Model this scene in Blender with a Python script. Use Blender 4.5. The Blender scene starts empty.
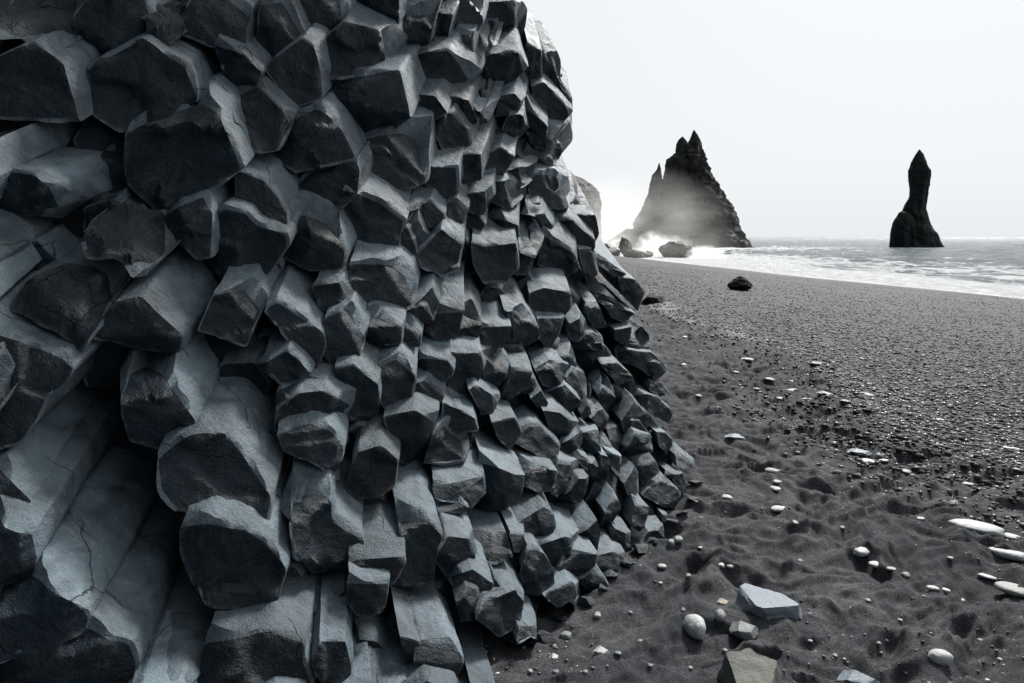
import bpy, math, random
import numpy as np
from mathutils import Vector

random.seed(7)
RNG = np.random.default_rng(7)
SC = bpy.context.scene
COL = SC.collection

# ------------------------------------------------------------------ camera geometry
F = 683.0
PITCH = math.atan(104.5 / F)
EYE = np.array([0.0, 0.0, 1.6])
FW = np.array([0.0, math.cos(PITCH), -math.sin(PITCH)])
UP = np.array([0.0, math.sin(PITCH), math.cos(PITCH)])
RT = np.array([1.0, 0.0, 0.0])
SEA_Z = -3.2


def ray(px, py):
    return FW + RT * ((px - 512.0) / F) + UP * ((341.5 - py) / F)


def at(px, py, d):
    return EYE + ray(px, py) * d


def unit(v):
    return v / (np.linalg.norm(v) + 1e-12)


# ------------------------------------------------------------------ noise
def _hash(ix, iy, iz, s):
    h = (ix.astype(np.int64) * 374761393 + iy.astype(np.int64) * 668265263 + iz.astype(np.int64) * 2147483647 + s * 974634777)
    h = (h ^ (h >> 13)) * 1274126177
    h = h & 0x7FFFFFFF
    h = (h ^ (h >> 15)) * 2246822519
    h = (h ^ (h >> 13)) & 0xFFFFFF
    return h.astype(np.float64) / 0xFFFFFF * 2 - 1


def noise3(p, s=0):
    f = np.floor(p)
    t = p - f
    t = t * t * t * (t * (t * 6 - 15) + 10)
    ix, iy, iz = f[:, 0], f[:, 1], f[:, 2]
    out = 0
    for dx in (0, 1):
        wx = t[:, 0] if dx else 1 - t[:, 0]
        for dy in (0, 1):
            wy = t[:, 1] if dy else 1 - t[:, 1]
            for dz in (0, 1):
                wz = t[:, 2] if dz else 1 - t[:, 2]
                out = out + _hash(ix + dx, iy + dy, iz + dz, s) * wx * wy * wz
    return out


def noise2(x, y, s=0):
    fx, fy = np.floor(x), np.floor(y)
    tx, ty = x - fx, y - fy
    tx = tx * tx * tx * (tx * (tx * 6 - 15) + 10)
    ty = ty * ty * ty * (ty * (ty * 6 - 15) + 10)
    z = np.zeros_like(fx)
    a = _hash(fx, fy, z, s); b = _hash(fx + 1, fy, z, s)
    c = _hash(fx, fy + 1, z, s); d = _hash(fx + 1, fy + 1, z, s)
    return (a * (1 - tx) + b * tx) * (1 - ty) + (c * (1 - tx) + d * tx) * ty


def rnoise(x, y, ang, s):
    c, sn = math.cos(ang), math.sin(ang)
    c2, s2 = math.cos(ang + 0.9), math.sin(ang + 0.9)
    return 0.72 * (noise2(c * x - sn * y, sn * x + c * y, s) + noise2((c2 * x - s2 * y) * 1.17 + 4.3, (s2 * x + c2 * y) * 1.17, s + 500))


def fbm3(p, octs=4, s=0, gain=0.5):
    out, a = 0, 1.0
    for k in range(octs):
        out = out + a * noise3(p * 2 ** k + 17.3 * k, s + k)
        a *= gain
    return out


def fbm2(x, y, octs=4, s=0, gain=0.5):
    out, a = 0, 1.0
    for k in range(octs):
        c, sn = math.cos(0.6 * k), math.sin(0.6 * k)
        out = out + a * noise2((c * x - sn * y) * 2 ** k + 9.1 * k, (sn * x + c * y) * 2 ** k + 3.7 * k, s + k)
        a *= gain
    return out


def sstep(a, b, x):
    t = np.clip((x - a) / (b - a), 0, 1)
    return t * t * (3 - 2 * t)


# ------------------------------------------------------------------ object helpers
def tag(o, label=None, cat=None, group=None, kind=None):
    if label: o['label'] = label
    if cat: o['category'] = cat
    if group: o['group'] = group
    if kind: o['kind'] = kind
    return o


def mesh_obj(name, verts, faces, mats, parent=None, mat_idx=None, sharp=None, smooth=True):
    me = bpy.data.meshes.new(name)
    verts = np.asarray(verts, dtype=np.float32)
    if isinstance(faces, np.ndarray):
        n, k = faces.shape
        me.vertices.add(len(verts)); me.vertices.foreach_set('co', verts.ravel())
        me.loops.add(n * k); me.loops.foreach_set('vertex_index', faces.astype(np.int32).ravel())
        me.polygons.add(n)
        me.polygons.foreach_set('loop_start', np.arange(0, n * k, k, dtype=np.int32))
        me.update(calc_edges=True)
    else:
        me.from_pydata(verts.tolist(), [], faces)
    me.validate()
    for m in (mats if isinstance(mats, (list, tuple)) else [mats]):
        me.materials.append(m)
    if mat_idx is not None:
        me.polygons.foreach_set('material_index', np.asarray(mat_idx, dtype=np.int32))
    me.polygons.foreach_set('use_smooth', np.full(len(me.polygons), smooth))
    if sharp is not None:
        me.set_sharp_from_angle(angle=math.radians(sharp))
    me.update()
    o = bpy.data.objects.new(name, me)
    COL.objects.link(o)
    if parent is not None:
        o.parent = parent
    return o


def add_attr(o, name, vals):
    a = o.data.attributes.new(name, 'FLOAT', 'POINT')
    a.data.foreach_set('value', np.asarray(vals, dtype=np.float32))


# ------------------------------------------------------------------ node helpers
class NT:
    def __init__(self, name):
        self.m = bpy.data.materials.new(name)
        self.m.use_nodes = True
        self.t = self.m.node_tree
        self.b = self.t.nodes['Principled BSDF']
        self.out = self.t.nodes['Material Output']
        self.co = self.t.nodes.new('ShaderNodeTexCoord').outputs['Object']

    def n(self, typ, **kw):
        nd = self.t.nodes.new(typ)
        for k, v in kw.items():
            setattr(nd, k, v)
        return nd

    def l(self, a, b):
        self.t.links.new(a, b)

    def noise(self, scale, detail=4, rough=0.55, dist=0.0, vec=None):
        nd = self.n('ShaderNodeTexNoise')
        nd.inputs['Scale'].default_value = scale
        nd.inputs['Detail'].default_value = detail
        nd.inputs['Roughness'].default_value = rough
        nd.inputs['Distortion'].default_value = dist
        self.l(vec if vec is not None else self.co, nd.inputs['Vector'])
        return nd.outputs['Fac']

    def voro(self, scale, feature='F1', out='Distance'):
        nd = self.n('ShaderNodeTexVoronoi', feature=feature)
        nd.inputs['Scale'].default_value = scale
        self.l(self.co, nd.inputs['Vector'])
        return nd.outputs[out]

    def ramp(self, fac, stops):
        nd = self.n('ShaderNodeValToRGB')
        e = nd.color_ramp.elements
        while len(e) < len(stops):
            e.new(0.5)
        for i, (p, c) in enumerate(stops):
            e[i].position = p
            e[i].color = (c, c, c, 1) if not isinstance(c, tuple) else (*c, 1)
        self.l(fac, nd.inputs['Fac'])
        return nd.outputs['Color']

    def mix(self, fac, a, b, blend='MIX'):
        nd = self.n('ShaderNodeMix', data_type='RGBA', blend_type=blend)
        for sock, v in ((nd.inputs[0], fac), (nd.inputs[6], a), (nd.inputs[7], b)):
            if hasattr(v, 'node'):
                self.l(v, sock)
            elif isinstance(v, tuple):
                sock.default_value = (*v, 1)
            elif sock.type == 'VALUE':
                sock.default_value = v
            else:
                sock.default_value = (v, v, v, 1)
        return nd.outputs[2]

    def math(self, op, a, b=0.0, clamp=False):
        nd = self.n('ShaderNodeMath', operation=op, use_clamp=clamp)
        for sock, v in ((nd.inputs[0], a), (nd.inputs[1], b)):
            if hasattr(v, 'node'):
                self.l(v, sock)
            else:
                sock.default_value = v
        return nd.outputs[0]

    def bump(self, h, strength, dist, prev=None):
        nd = self.n('ShaderNodeBump')
        nd.inputs['Strength'].default_value = strength
        nd.inputs['Distance'].default_value = dist
        self.l(h, nd.inputs['Height'])
        if prev is not None:
            self.l(prev, nd.inputs['Normal'])
        return nd.outputs['Normal']

    def attr(self, name):
        nd = self.n('ShaderNodeAttribute', attribute_name=name)
        return nd.outputs['Fac']

    def set(self, **kw):
        for k, v in kw.items():
            s = self.b.inputs[k.replace('_', ' ')]
            if hasattr(v, 'node'):
                self.l(v, s)
            elif isinstance(v, tuple):
                s.default_value = (*v, 1)
            else:
                s.default_value = v
        return self.m


# ------------------------------------------------------------------ materials
def rock_mat(name, lo, hi, rough=0.55, grain=1.0, edge=0.0, salt=0.0, scale=1.0, weather=0, spec=0.4):
    t = NT(name)
    a = t.noise(2.3 * scale, 5, 0.6, 0.4)
    b = t.noise(14 * scale, 5, 0.65)
    c = t.noise(150 * scale, 3, 0.7)
    f = t.math('ADD', t.math('MULTIPLY', a, 0.5), t.math('MULTIPLY', b, 0.5))
    col = t.ramp(f, [(0.33, lo), (0.68, hi)])
    col = t.mix(t.math('MULTIPLY', c, 0.55), col, tuple(x * 0.35 for x in lo), 'MIX')
    if salt:
        s1 = t.noise(7 * scale, 3, 0.6)
        s2 = t.noise(60 * scale, 4, 0.75)
        sm = t.math('MULTIPLY', t.ramp(s1, [(0.54, 0.0), (0.70, 1.0)]), t.ramp(s2, [(0.48, 0.0), (0.62, 1.0)]))
        col = t.mix(t.math('MULTIPLY', sm, salt), col, (0.30, 0.31, 0.30))
    if edge:
        g = t.n('ShaderNodeNewGeometry')
        pt = t.ramp(g.outputs['Pointiness'], [(0.52, 0.0), (0.60, 1.0)])
        pt = t.math('MULTIPLY', pt, t.ramp(t.noise(30, 4, 0.7), [(0.35, 0.1), (0.6, 1.0)]))
        col = t.mix(t.math('MULTIPLY', pt, edge), col, (0.24, 0.25, 0.25))
    hgt = b
    if weather:
        # every column has its own tone; damp and dusty patches; hairline cracks
        isl = t.n('ShaderNodeNewGeometry').outputs['Random Per Island']
        col = t.mix(1.0, col, t.ramp(isl, [(0.0, 0.62), (0.5, 0.95), (1.0, 1.28)]), 'MULTIPLY')
        st = t.ramp(t.noise(5.5, 4, 0.6, 0.8), [(0.36, 0.55), (0.52, 1.0), (0.7, 1.22)])
        col = t.mix(1.0, col, st, 'MULTIPLY')
        ru = t.ramp(t.noise(3.7, 4, 0.65, 0.5), [(0.64, 0.0), (0.78, 0.22)])
        col = t.mix(ru, col, (0.075, 0.074, 0.064))
        wv = t.n('ShaderNodeVectorMath', operation='ADD')
        dn = t.n('ShaderNodeTexNoise'); dn.inputs['Scale'].default_value = 9; dn.inputs['Detail'].default_value = 4
        t.l(t.co, dn.inputs['Vector'])
        sc = t.n('ShaderNodeVectorMath', operation='SCALE'); sc.inputs['Scale'].default_value = 0.09
        t.l(dn.outputs['Color'], sc.inputs[0]); t.l(sc.outputs[0], wv.inputs[0]); t.l(t.co, wv.inputs[1])
        ve = t.n('ShaderNodeTexVoronoi', feature='DISTANCE_TO_EDGE'); ve.inputs['Scale'].default_value = 2.4
        t.l(wv.outputs[0], ve.inputs['Vector'])
        cr = t.math('MULTIPLY', t.ramp(ve.outputs['Distance'], [(0.0, 1.0), (0.007, 0.0)]), t.ramp(t.noise(4.1, 2), [(0.50, 0.0), (0.60, 1.0)]))
        col = t.mix(cr, col, (0.006, 0.007, 0.008))
        hgt = t.math('SUBTRACT', b, t.math('MULTIPLY', cr, 0.6))
    n1 = t.bump(hgt, 0.55, 0.03 / scale)
    n2 = t.bump(c, 0.5 * grain, 0.006 / scale, n1)
    rg = t.ramp(b, [(0.3, rough - 0.08), (0.7, rough + 0.15)])
    return t.set(Base_Color=col, Roughness=rg, Normal=n2, Specular_IOR_Level=spec)


M_CAP = rock_mat('basalt_fracture_shaded', (0.0075, 0.0140, 0.0200), (0.0205, 0.0350, 0.0475), 0.55, 1.2, 0.5, 0.15, 1.0, 1, 0.25)  # dark fracture color, with the shade of the end faces painted in
M_SIDE = rock_mat('basalt_weathered_lit', (0.072, 0.102, 0.124), (0.166, 0.216, 0.252), 0.6, 1.5, 0.4, 0.5, 1.0, 1)  # pale weathered color, with the light on the sides painted in
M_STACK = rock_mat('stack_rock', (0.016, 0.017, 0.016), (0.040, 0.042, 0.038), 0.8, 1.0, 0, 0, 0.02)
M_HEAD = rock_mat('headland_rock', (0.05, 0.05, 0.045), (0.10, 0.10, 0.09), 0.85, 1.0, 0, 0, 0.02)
M_BOULD = rock_mat('shore_boulder', (0.05, 0.048, 0.042), (0.11, 0.105, 0.09), 0.7, 1.0, 0, 0, 0.4)
M_DARKROCK = rock_mat('dark_boulder', (0.006, 0.0065, 0.007), (0.016, 0.017, 0.018), 0.9, 1.0, 0, 0, 1)
M_BLUE = rock_mat('blue_grey_stone', (0.12, 0.15, 0.185), (0.28, 0.325, 0.37), 0.5, 0.8, 0.2, 0.2, 1.5)
M_GREEN = rock_mat('green_grey_stone', (0.10, 0.108, 0.092), (0.19, 0.2, 0.168), 0.65, 1.2, 0.2, 0.2, 1.5)
M_TAN = rock_mat('tan_stone', (0.28, 0.23, 0.17), (0.50, 0.44, 0.35), 0.6, 1.0, 0.0, 0.2, 2)
M_GREY = rock_mat('grey_stone', (0.15, 0.16, 0.165), (0.30, 0.31, 0.31), 0.55, 0.8, 0.0, 0.2, 2)
M_WHITE = rock_mat('white_stone', (0.36, 0.37, 0.375), (0.56, 0.57, 0.57), 0.5, 0.4, 0.0, 0.0, 2)
M_PALE = rock_mat('pale_stone', (0.22, 0.22, 0.21), (0.42, 0.41, 0.385), 0.5, 0.6, 0.0, 0.0, 2)


def beach_mat():
    t = NT('black_sand')
    big = t.noise(1.1, 4, 0.6)
    mid = t.noise(9, 5, 0.65)
    fin = t.noise(110, 6, 0.85)
    gr = t.attr('gravel')
    wet_dark = t.attr('wet_dark')
    f = t.math('ADD', t.math('MULTIPLY', big, 0.25), t.math('MULTIPLY', mid, 0.25))
    f = t.math('ADD', f, t.math('MULTIPLY', fin, 0.5))
    sand = t.ramp(f, [(0.36, (0.0075, 0.0085, 0.0115)), (0.50, (0.035, 0.037, 0.042)), (0.61, (0.125, 0.122, 0.124))])
    # pale shell grit in the sand, with grain glitter painted in as specks
    v = t.n('ShaderNodeTexVoronoi'); v.inputs['Scale'].default_value = 170
    t.l(t.co, v.inputs['Vector'])
    sp = t.math('MULTIPLY', t.ramp(v.outputs['Distance'], [(0.16, 1.0), (0.26, 0.0)]),
                t.ramp(v.outputs['Color'], [(0.72, 0.0), (0.86, 1.0)]))
    sand = t.mix(t.math('MULTIPLY', sp, 0.8), sand, (0.36, 0.36, 0.37))
    v2 = t.n('ShaderNodeTexVoronoi'); v2.inputs['Scale'].default_value = 17
    t.l(t.co, v2.inputs['Vector'])
    gcol = t.ramp(v2.outputs['Color'], [(0.2, (0.012, 0.013, 0.0145)), (0.6, (0.030, 0.0315, 0.034)), (0.9, (0.075, 0.078, 0.083))])
    gcol = t.mix(t.ramp(t.noise(0.45, 5, 0.65), [(0.4, 0.0), (0.62, 0.8)]), gcol, (0.012, 0.0125, 0.014))
    col = t.mix(gr, sand, gcol)
    col = t.mix(wet_dark, col, (0.018, 0.019, 0.021))
    h = t.math('ADD', t.math('MULTIPLY', mid, 0.8), t.math('MULTIPLY', fin, 0.6))
    n1 = t.bump(h, 0.75, 0.02)
    gh = t.math('MULTIPLY', t.math('SUBTRACT', 1.0, v2.outputs['Distance']), gr)
    n2 = t.bump(gh, 0.5, 0.05, n1)
    rg = t.mix(wet_dark, t.mix(gr, 0.95, 0.8), 0.25)
    return t.set(Base_Color=col, Roughness=rg, Normal=n2, Specular_IOR_Level=0.35)


M_BEACH = beach_mat()


def gravel_mat(name, stops, rough, bands=False):
    t = NT(name)
    v = t.n('ShaderNodeNewGeometry').outputs['Random Per Island']
    col = t.ramp(v, stops)
    col = t.mix(t.math('MULTIPLY', t.noise(60, 3), 0.5), col, (0.02, 0.02, 0.022))
    rg = rough
    if bands:
        # the waves have sorted the stones into bands along the shore; some are still wet
        mp = t.n('ShaderNodeMapping'); mp.inputs['Scale'].default_value = (1.0, 0.16, 1.0)
        mp.inputs['Rotation'].default_value = (0, 0, math.radians(-6))
        t.l(t.co, mp.inputs['Vector'])
        bd = t.ramp(t.noise(0.75, 4, 0.6, 0.4, mp.outputs['Vector']), [(0.38, 0.40), (0.5, 0.9), (0.64, 1.7)])
        col = t.mix(1.0, col, bd, 'MULTIPLY')
        r2 = t.math('FRACT', t.math('MULTIPLY', v, 37.0))
        rg = t.ramp(r2, [(0.0, 0.32), (0.25, 0.6), (0.6, 0.85)])
    return t.set(Base_Color=col, Roughness=rg)


M_GRAVEL = gravel_mat('gravel_stone', [(0.0, (0.020, 0.021, 0.023)), (0.5, (0.060, 0.062, 0.067)), (0.85, (0.15, 0.154, 0.16)), (0.95, (0.34, 0.345, 0.35)), (1.0, (0.5, 0.5, 0.5))], 0.75, True)
M_GRIT = gravel_mat('grit_stone', [(0.0, (0.03, 0.03, 0.033)), (0.55, (0.10, 0.10, 0.105)), (0.85, (0.32, 0.32, 0.32)), (1.0, (0.6, 0.6, 0.58))], 0.55)


def sea_mat():
    t = NT('sea_water')
    foam = t.attr('foam')
    mp = t.n('ShaderNodeMapping'); mp.inputs['Scale'].default_value = (1.0, 0.45, 1.0)
    mp.inputs['Rotation'].default_value = (0, 0, math.radians(-20))
    t.l(t.co, mp.inputs['Vector'])
    a = t.noise(0.18, 6, 0.65, 0.8, mp.outputs['Vector'])
    b = t.noise(0.9, 6, 0.7, 0.5, mp.outputs['Vector'])
    k = t.math('ADD', t.math('MULTIPLY', a, 0.6), t.math('MULTIPLY', b, 0.4))
    fm = t.math('ADD', t.math('MULTIPLY', t.math('SUBTRACT', k, 0.5), 3.2), foam)
    fm = t.ramp(fm, [(0.42, 0.0), (0.72, 1.0)])
    n1 = t.bump(b, 1.0, 2.4)
    col = t.mix(fm, (0.025, 0.062, 0.085), (0.78, 0.795, 0.80))
    rg = t.mix(fm, 0.18, 0.9)
    return t.set(Base_Color=col, Roughness=rg, Normal=n1, IOR=1.33)


M_SEA = sea_mat()


def foam_mat():
    t = NT('sea_foam')
    return t.set(Base_Color=(0.82, 0.83, 0.83), Roughness=0.95, Normal=t.bump(t.noise(0.9, 6, 0.7), 0.6, 0.4))


M_FOAM = foam_mat()

# ------------------------------------------------------------------ the basalt cliff
# depth of the rock face (metres from the eye along the view axis) at places on the face
DP = np.array([
    (0, 683, 1.85), (0, 340, 2.15), (0, 0, 2.6), (-150, 340, 1.9), (250, 683, 2.05), (250, 340, 2.6), (250, 0, 3.1),
    (480, 690, 2.32), (450, 500, 2.85), (450, 300, 3.35), (450, 100, 3.75), (450, 0, 3.9),
    (600, 575, 3.1), (560, 480, 3.3), (640, 500, 3.75), (690, 465, 4.3), (600, 400, 4.0), (600, 300, 4.5), (650, 330, 4.9),
    (560, 200, 4.5), (565, 110, 4.75), (535, 0, 4.6), (640, 410, 4.3), (535, 620, 2.66)], float)


def _tps(r):
    return np.where(r > 0, r * r * np.log(r + 1e-9), 0)


_P = DP[:, :2] / 400.0
_n = len(_P)
_K = _tps(np.linalg.norm(_P[:, None] - _P[None], axis=2)) + np.eye(_n) * 0.02
_A = np.zeros((_n + 3, _n + 3)); _A[:_n, :_n] = _K
_A[:_n, _n] = 1; _A[:_n, _n + 1:] = _P; _A[_n, :_n] = 1; _A[_n + 1:, :_n] = _P.T
_S = np.linalg.solve(_A, np.concatenate([1.0 / DP[:, 2], [0, 0, 0]]))


def face_depth(px, py):
    p = np.stack([np.atleast_1d(px), np.atleast_1d(py)], 1) / 400.0
    k = _tps(np.linalg.norm(p[:, None] - _P[None], axis=2))
    v = k @ _S[:_n] + _S[_n] + p @ _S[_n + 1:]
    return 1.0 / np.clip(v, 0.17, 0.62)


# where the columns run into the rock: place, image direction towards the root, angle to the line of sight
AX = np.array([
    (60, 560, .55, -.83, 58), (60, 330, .75, -.65, 55), (40, 190, .95, -.3, 55), (150, 80, .75, -.65, 30), (40, 80, .9, -.45, 42),
    (220, 600, .3, -.95, 55), (220, 400, .45, -.9, 56), (250, 200, .65, -.75, 36), (310, 130, .7, -.7, 28), (330, 520, .05, -1, 54),
    (400, 420, .15, -1, 44), (450, 600, -.25, -.97, 56), (440, 160, .4, -.9, 36), (450, 75, .5, -.85, 30), (600, 500, -.6, -.8, 36),
    (540, 400, -.35, -.93, 40), (600, 380, -.6, -.8, 35), (560, 250, .2, -.95, 36), (540, 80, .2, -.9, 34), (660, 450, -.8, -.6, 34),
    (530, 560, -.4, -.9, 44), (350, 330, .3, -.95, 44), (595, 245, -.7, -.7, 38), (572, 90, -.5, -.8, 30), (640, 330, -.85, -.5, 32), (545, 160, .1, -.95, 28)], float)


SIL_Y = [-330, 0, 30, 60, 95, 125, 155, 165, 195, 225, 250, 275, 300, 330, 385, 420, 465, 530, 570, 620, 690, 900]
SIL_X = [480, 530, 536, 558, 573, 572, 570, 556, 576, 597, 601, 625, 642, 648, 665, 676, 694, 660, 628, 545, 490, 410]


def sil(py):
    return np.interp(py, SIL_Y, SIL_X)


def project(p):
    q = p - EYE
    d = q @ FW
    return 512 + F * (q @ RT) / d, 341.5 - F * (q @ UP) / d, d


def root_axis(px, py):
    r2 = (AX[:, 0] - px) ** 2 + (AX[:, 1] - py) ** 2
    w = 1 / (r2 + 900) ** 1.5
    w /= w.sum()
    u = (AX[:, 2:4] * w[:, None]).sum(0)
    u = u / np.linalg.norm(u)
    th = (AX[:, 4] * w).sum()
    d0 = face_depth(px, py)[0]
    st = 40.0
    d1 = face_depth(px + u[0] * st, py + u[1] * st)[0]
    slope = (d1 - d0) / (st / F * d0)
    thmax = math.degrees(math.atan(1.0 / max(0.55 if py > 470 and px < 520 else 0.6, slope + (0.30 if py > 470 and px < 520 else 0.5))))
    th = math.radians(min(th * 0.82, thmax))
    side = RT * u[0] - UP * u[1]
    v = unit(ray(px, py))
    side = unit(side - v * side.dot(v))
    return side * math.sin(th) + v * math.cos(th)


def face_normal(px, py):
    def q(x, y):
        return at(x, y, face_depth(x, y)[0])
    e = 25.0
    n = unit(np.cross(q(px + e, py) - q(px - e, py), q(px, py - e) - q(px, py + e)))
    return n if n @ ray(px, py) < 0 else -n


NP = 64


def resample(poly, n=NP):
    poly = np.asarray(poly, float)
    nx = np.roll(poly, -1, 0)
    seg = np.linalg.norm(nx - poly, axis=1)
    tot = seg.sum()
    cum = np.concatenate([[0], np.cumsum(seg)])
    out = []
    for t in (np.arange(n) / n) * tot:
        i = min(np.searchsorted(cum, t, side='right') - 1, len(poly) - 1)
        f = (t - cum[i]) / max(seg[i], 1e-9)
        out.append(poly[i] + (nx[i] - poly[i]) * f)
    out = np.array(out)
    return out * 0.76 + (np.roll(out, 1, 0) + np.roll(out, -1, 0)) * 0.12


def build_column(tip3, R, n, rng, L=0.7, facets=1.0):
    """one rock column: rim points tip3 (closed loop), axis R into the rock, end-face normal n."""
    N = len(tip3)
    c = tip3.mean(0)
    rad = np.linalg.norm(tip3 - c, axis=1).mean()
    e1 = unit(np.cross(n, np.array([0.3, 0.2, 1.0]))); e2 = np.cross(n, e1)
    seed = int(rng.integers(1, 100000))
    off = rng.uniform(-50, 50, 3)
    cuts = []
    for _ in range(rng.choice([0, 1, 1, 2, 2, 3])):
        a = rng.uniform(0, 2 * math.pi)
        cuts.append((math.cos(a), math.sin(a), rng.uniform(0.05, 0.65) * rad, rng.uniform(0.25, 0.95) * facets))
    for _ in range(rng.integers(0, 3)):      # broken corners
        a = rng.uniform(0, 2 * math.pi)
        cuts.append((math.cos(a), math.sin(a), rng.uniform(0.66, 0.95) * rad, rng.uniform(0.8, 2.4) * facets))
    bowl = rng.uniform(-0.15, 0.06) * rad

    def cap_h(p):
        q = p - c
        a, b = q @ e1, q @ e2
        rr = np.sqrt(a * a + b * b) / rad
        h = bowl * (1 - np.clip(rr, 0, 1) ** 2)
        for cx, cy, o, s in cuts:
            h = h - s * np.maximum(0, a * cx + b * cy - o)
        w = noise3(p * 7 + off, seed)
        h = h + 0.045 * rad * w
        stepn = noise3(p * 6.5 + off + 9, seed + 3)
        h = h + 0.075 * rad * np.tanh(stepn * 14)
        return h

    verts = []
    scales = [0.0, 0.2, 0.4, 0.58, 0.74, 0.87, 0.955]
    for s in scales[1:]:
        p = c + (tip3 - c) * s
        p = p + n[None] * cap_h(p)[:, None] + n[None] * (fbm3(p * 28 + off, 2, seed + 5) * 0.0035)[:, None]
        verts.append(p)
    rim = tip3
    hr = cap_h(rim)
    # the rim follows the end face down along the axis, so the outline of the shaft stays
    k = hr / max(0.35, -(R @ n))
    chip = 0.0032 * (0.5 + 4.2 * np.clip(noise3(rim * 16 + off, seed + 7) + 0.1, 0, 1)) * min(1.6, rad / 0.11)
    rows = [0.0, 0.02, 0.05, 0.09]
    g = [x for x in np.sort(rng.uniform(0.1, 0.5, rng.choice([0, 1, 1, 2])))]
    base = list(np.linspace(0.13, 0.5, 11)) + [0.6, L]
    grooves = {}
    for x in g:
        base = [b for b in base if abs(b - x) > 0.018]
        for dx, ins in ((-0.007, 0.0), (-0.0015, 0.006), (0.0015, 0.006), (0.007, 0.0)):
            base.append(x + dx); grooves[x + dx] = ins
    base.sort()
    axial = c + R[None] * ((rim - c) @ R)[:, None]
    outd = rim - axial
    outd = outd / (np.linalg.norm(outd, axis=1)[:, None] + 1e-9)
    bend = unit(rng.normal(size=3)) * rng.uniform(0, 0.02)
    for s in rows + base:
        t = chip + s
        p = rim - R[None] * k[:, None] + R[None] * t[:, None]
        if s >= 0.13:     # rows straighten out towards the root
            p = rim - R[None] * (k * max(0, 1 - (s - 0.09) / 0.3))[:, None] + R[None] * t[:, None]
        low = fbm3(p * 5 + off, 2, seed + 11) * 0.006 + fbm3(p * 26 + off, 2, seed + 13) * 0.0022
        ins = grooves.get(s, 0.0)
        groove_w = np.clip(0.6 + 1.4 * noise3(p * 9 + off, seed + 15), 0, 1)
        p = p + outd * (low - ins * groove_w)[:, None] + bend[None] * (s / L) ** 2
        if s == 0.0:
            p = p - outd * (0.002 + 0.25 * chip[:, None] * 0)
        verts.append(p)
    rings = len(verts)
    V = np.concatenate([np.array([c + n * cap_h(c[None])[0]])] + verts, 0)
    faces, mi = [], []
    for j in range(N):
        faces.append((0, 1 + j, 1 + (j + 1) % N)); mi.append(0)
    ncap = len(scales) - 1
    for r in range(rings - 1):
        a = 1 + r * N; b = a + N
        for j in range(N):
            j2 = (j + 1) % N
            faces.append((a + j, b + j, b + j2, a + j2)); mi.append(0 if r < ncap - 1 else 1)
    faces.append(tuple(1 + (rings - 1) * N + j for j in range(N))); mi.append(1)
    # wind the loop so that faces look outwards
    area = np.zeros(3)
    for j in range(N):
        area += np.cross(tip3[j] - c, tip3[(j + 1) % N] - c)
    if area @ n < 0:
        faces = [f[::-1] for f in faces]
    return V, faces, mi


def column_from_outline(poly, mode='', prot=0.0, rng=None, L=0.7):
    poly = np.asarray(poly, float)
    cx, cy = poly.mean(0)
    d = face_depth(cx, cy)[0] - prot
    R = root_axis(cx, cy)
    v = unit(ray(cx, cy))
    n = -R * 0.38 + face_normal(cx, cy) * 0.62 + unit(rng.normal(size=3)) * 0.15
    if 'u' in mode:
        n = -R * 0.45 + np.array([0.35, 0, 0.75])
    n = unit(n)
    if n @ -v < 0.42:
        n = unit(n - v * (0.42 - n @ -v) * 1.2)
    C = at(cx, cy, d)
    if cx < 520 and cy > 480:
        L *= 1.7
    pts = resample(poly)
    half = (poly[:, 0].max() - poly[:, 0].min()) / 2
    for k in range(12):      # shafts stay inside the cliff where its side turns away
        bad = False
        for q in (0.25, 0.5, 1.0):
            qx, qy, qd = project(C + R * L * q)
            if qx + half * 0.85 * d / qd > max(sil(qy), min(sil(qy) + 12, poly[:, 0].max() - 6)):
                bad = True
        if not bad or cx < 430:
            break
        R = unit(R + np.array([-0.16, 0.06, 0.0]))
        L = max(0.3, L * 0.93)
    size = np.linalg.norm(pts - pts.mean(0), axis=1).mean() / F * d
    tip = []
    for (x, y) in pts:
        r = ray(x, y)
        t = ((C - EYE) @ n) / (r @ n)
        t = min(max(t, d - 1.1 * size), d + 1.1 * size)
        tip.append(EYE + r * t)
    return build_column(np.array(tip), R, n, rng, L)


TILES = {}
for i, x0 in enumerate((0, 180, 360, 500)):
    for j, y0 in enumerate((0, 140, 280, 420, 533)):
        TILES['%d%d' % (i, j)] = (x0, y0, 4.555)
TILES['px'] = (0, 0, 1.0)
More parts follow.
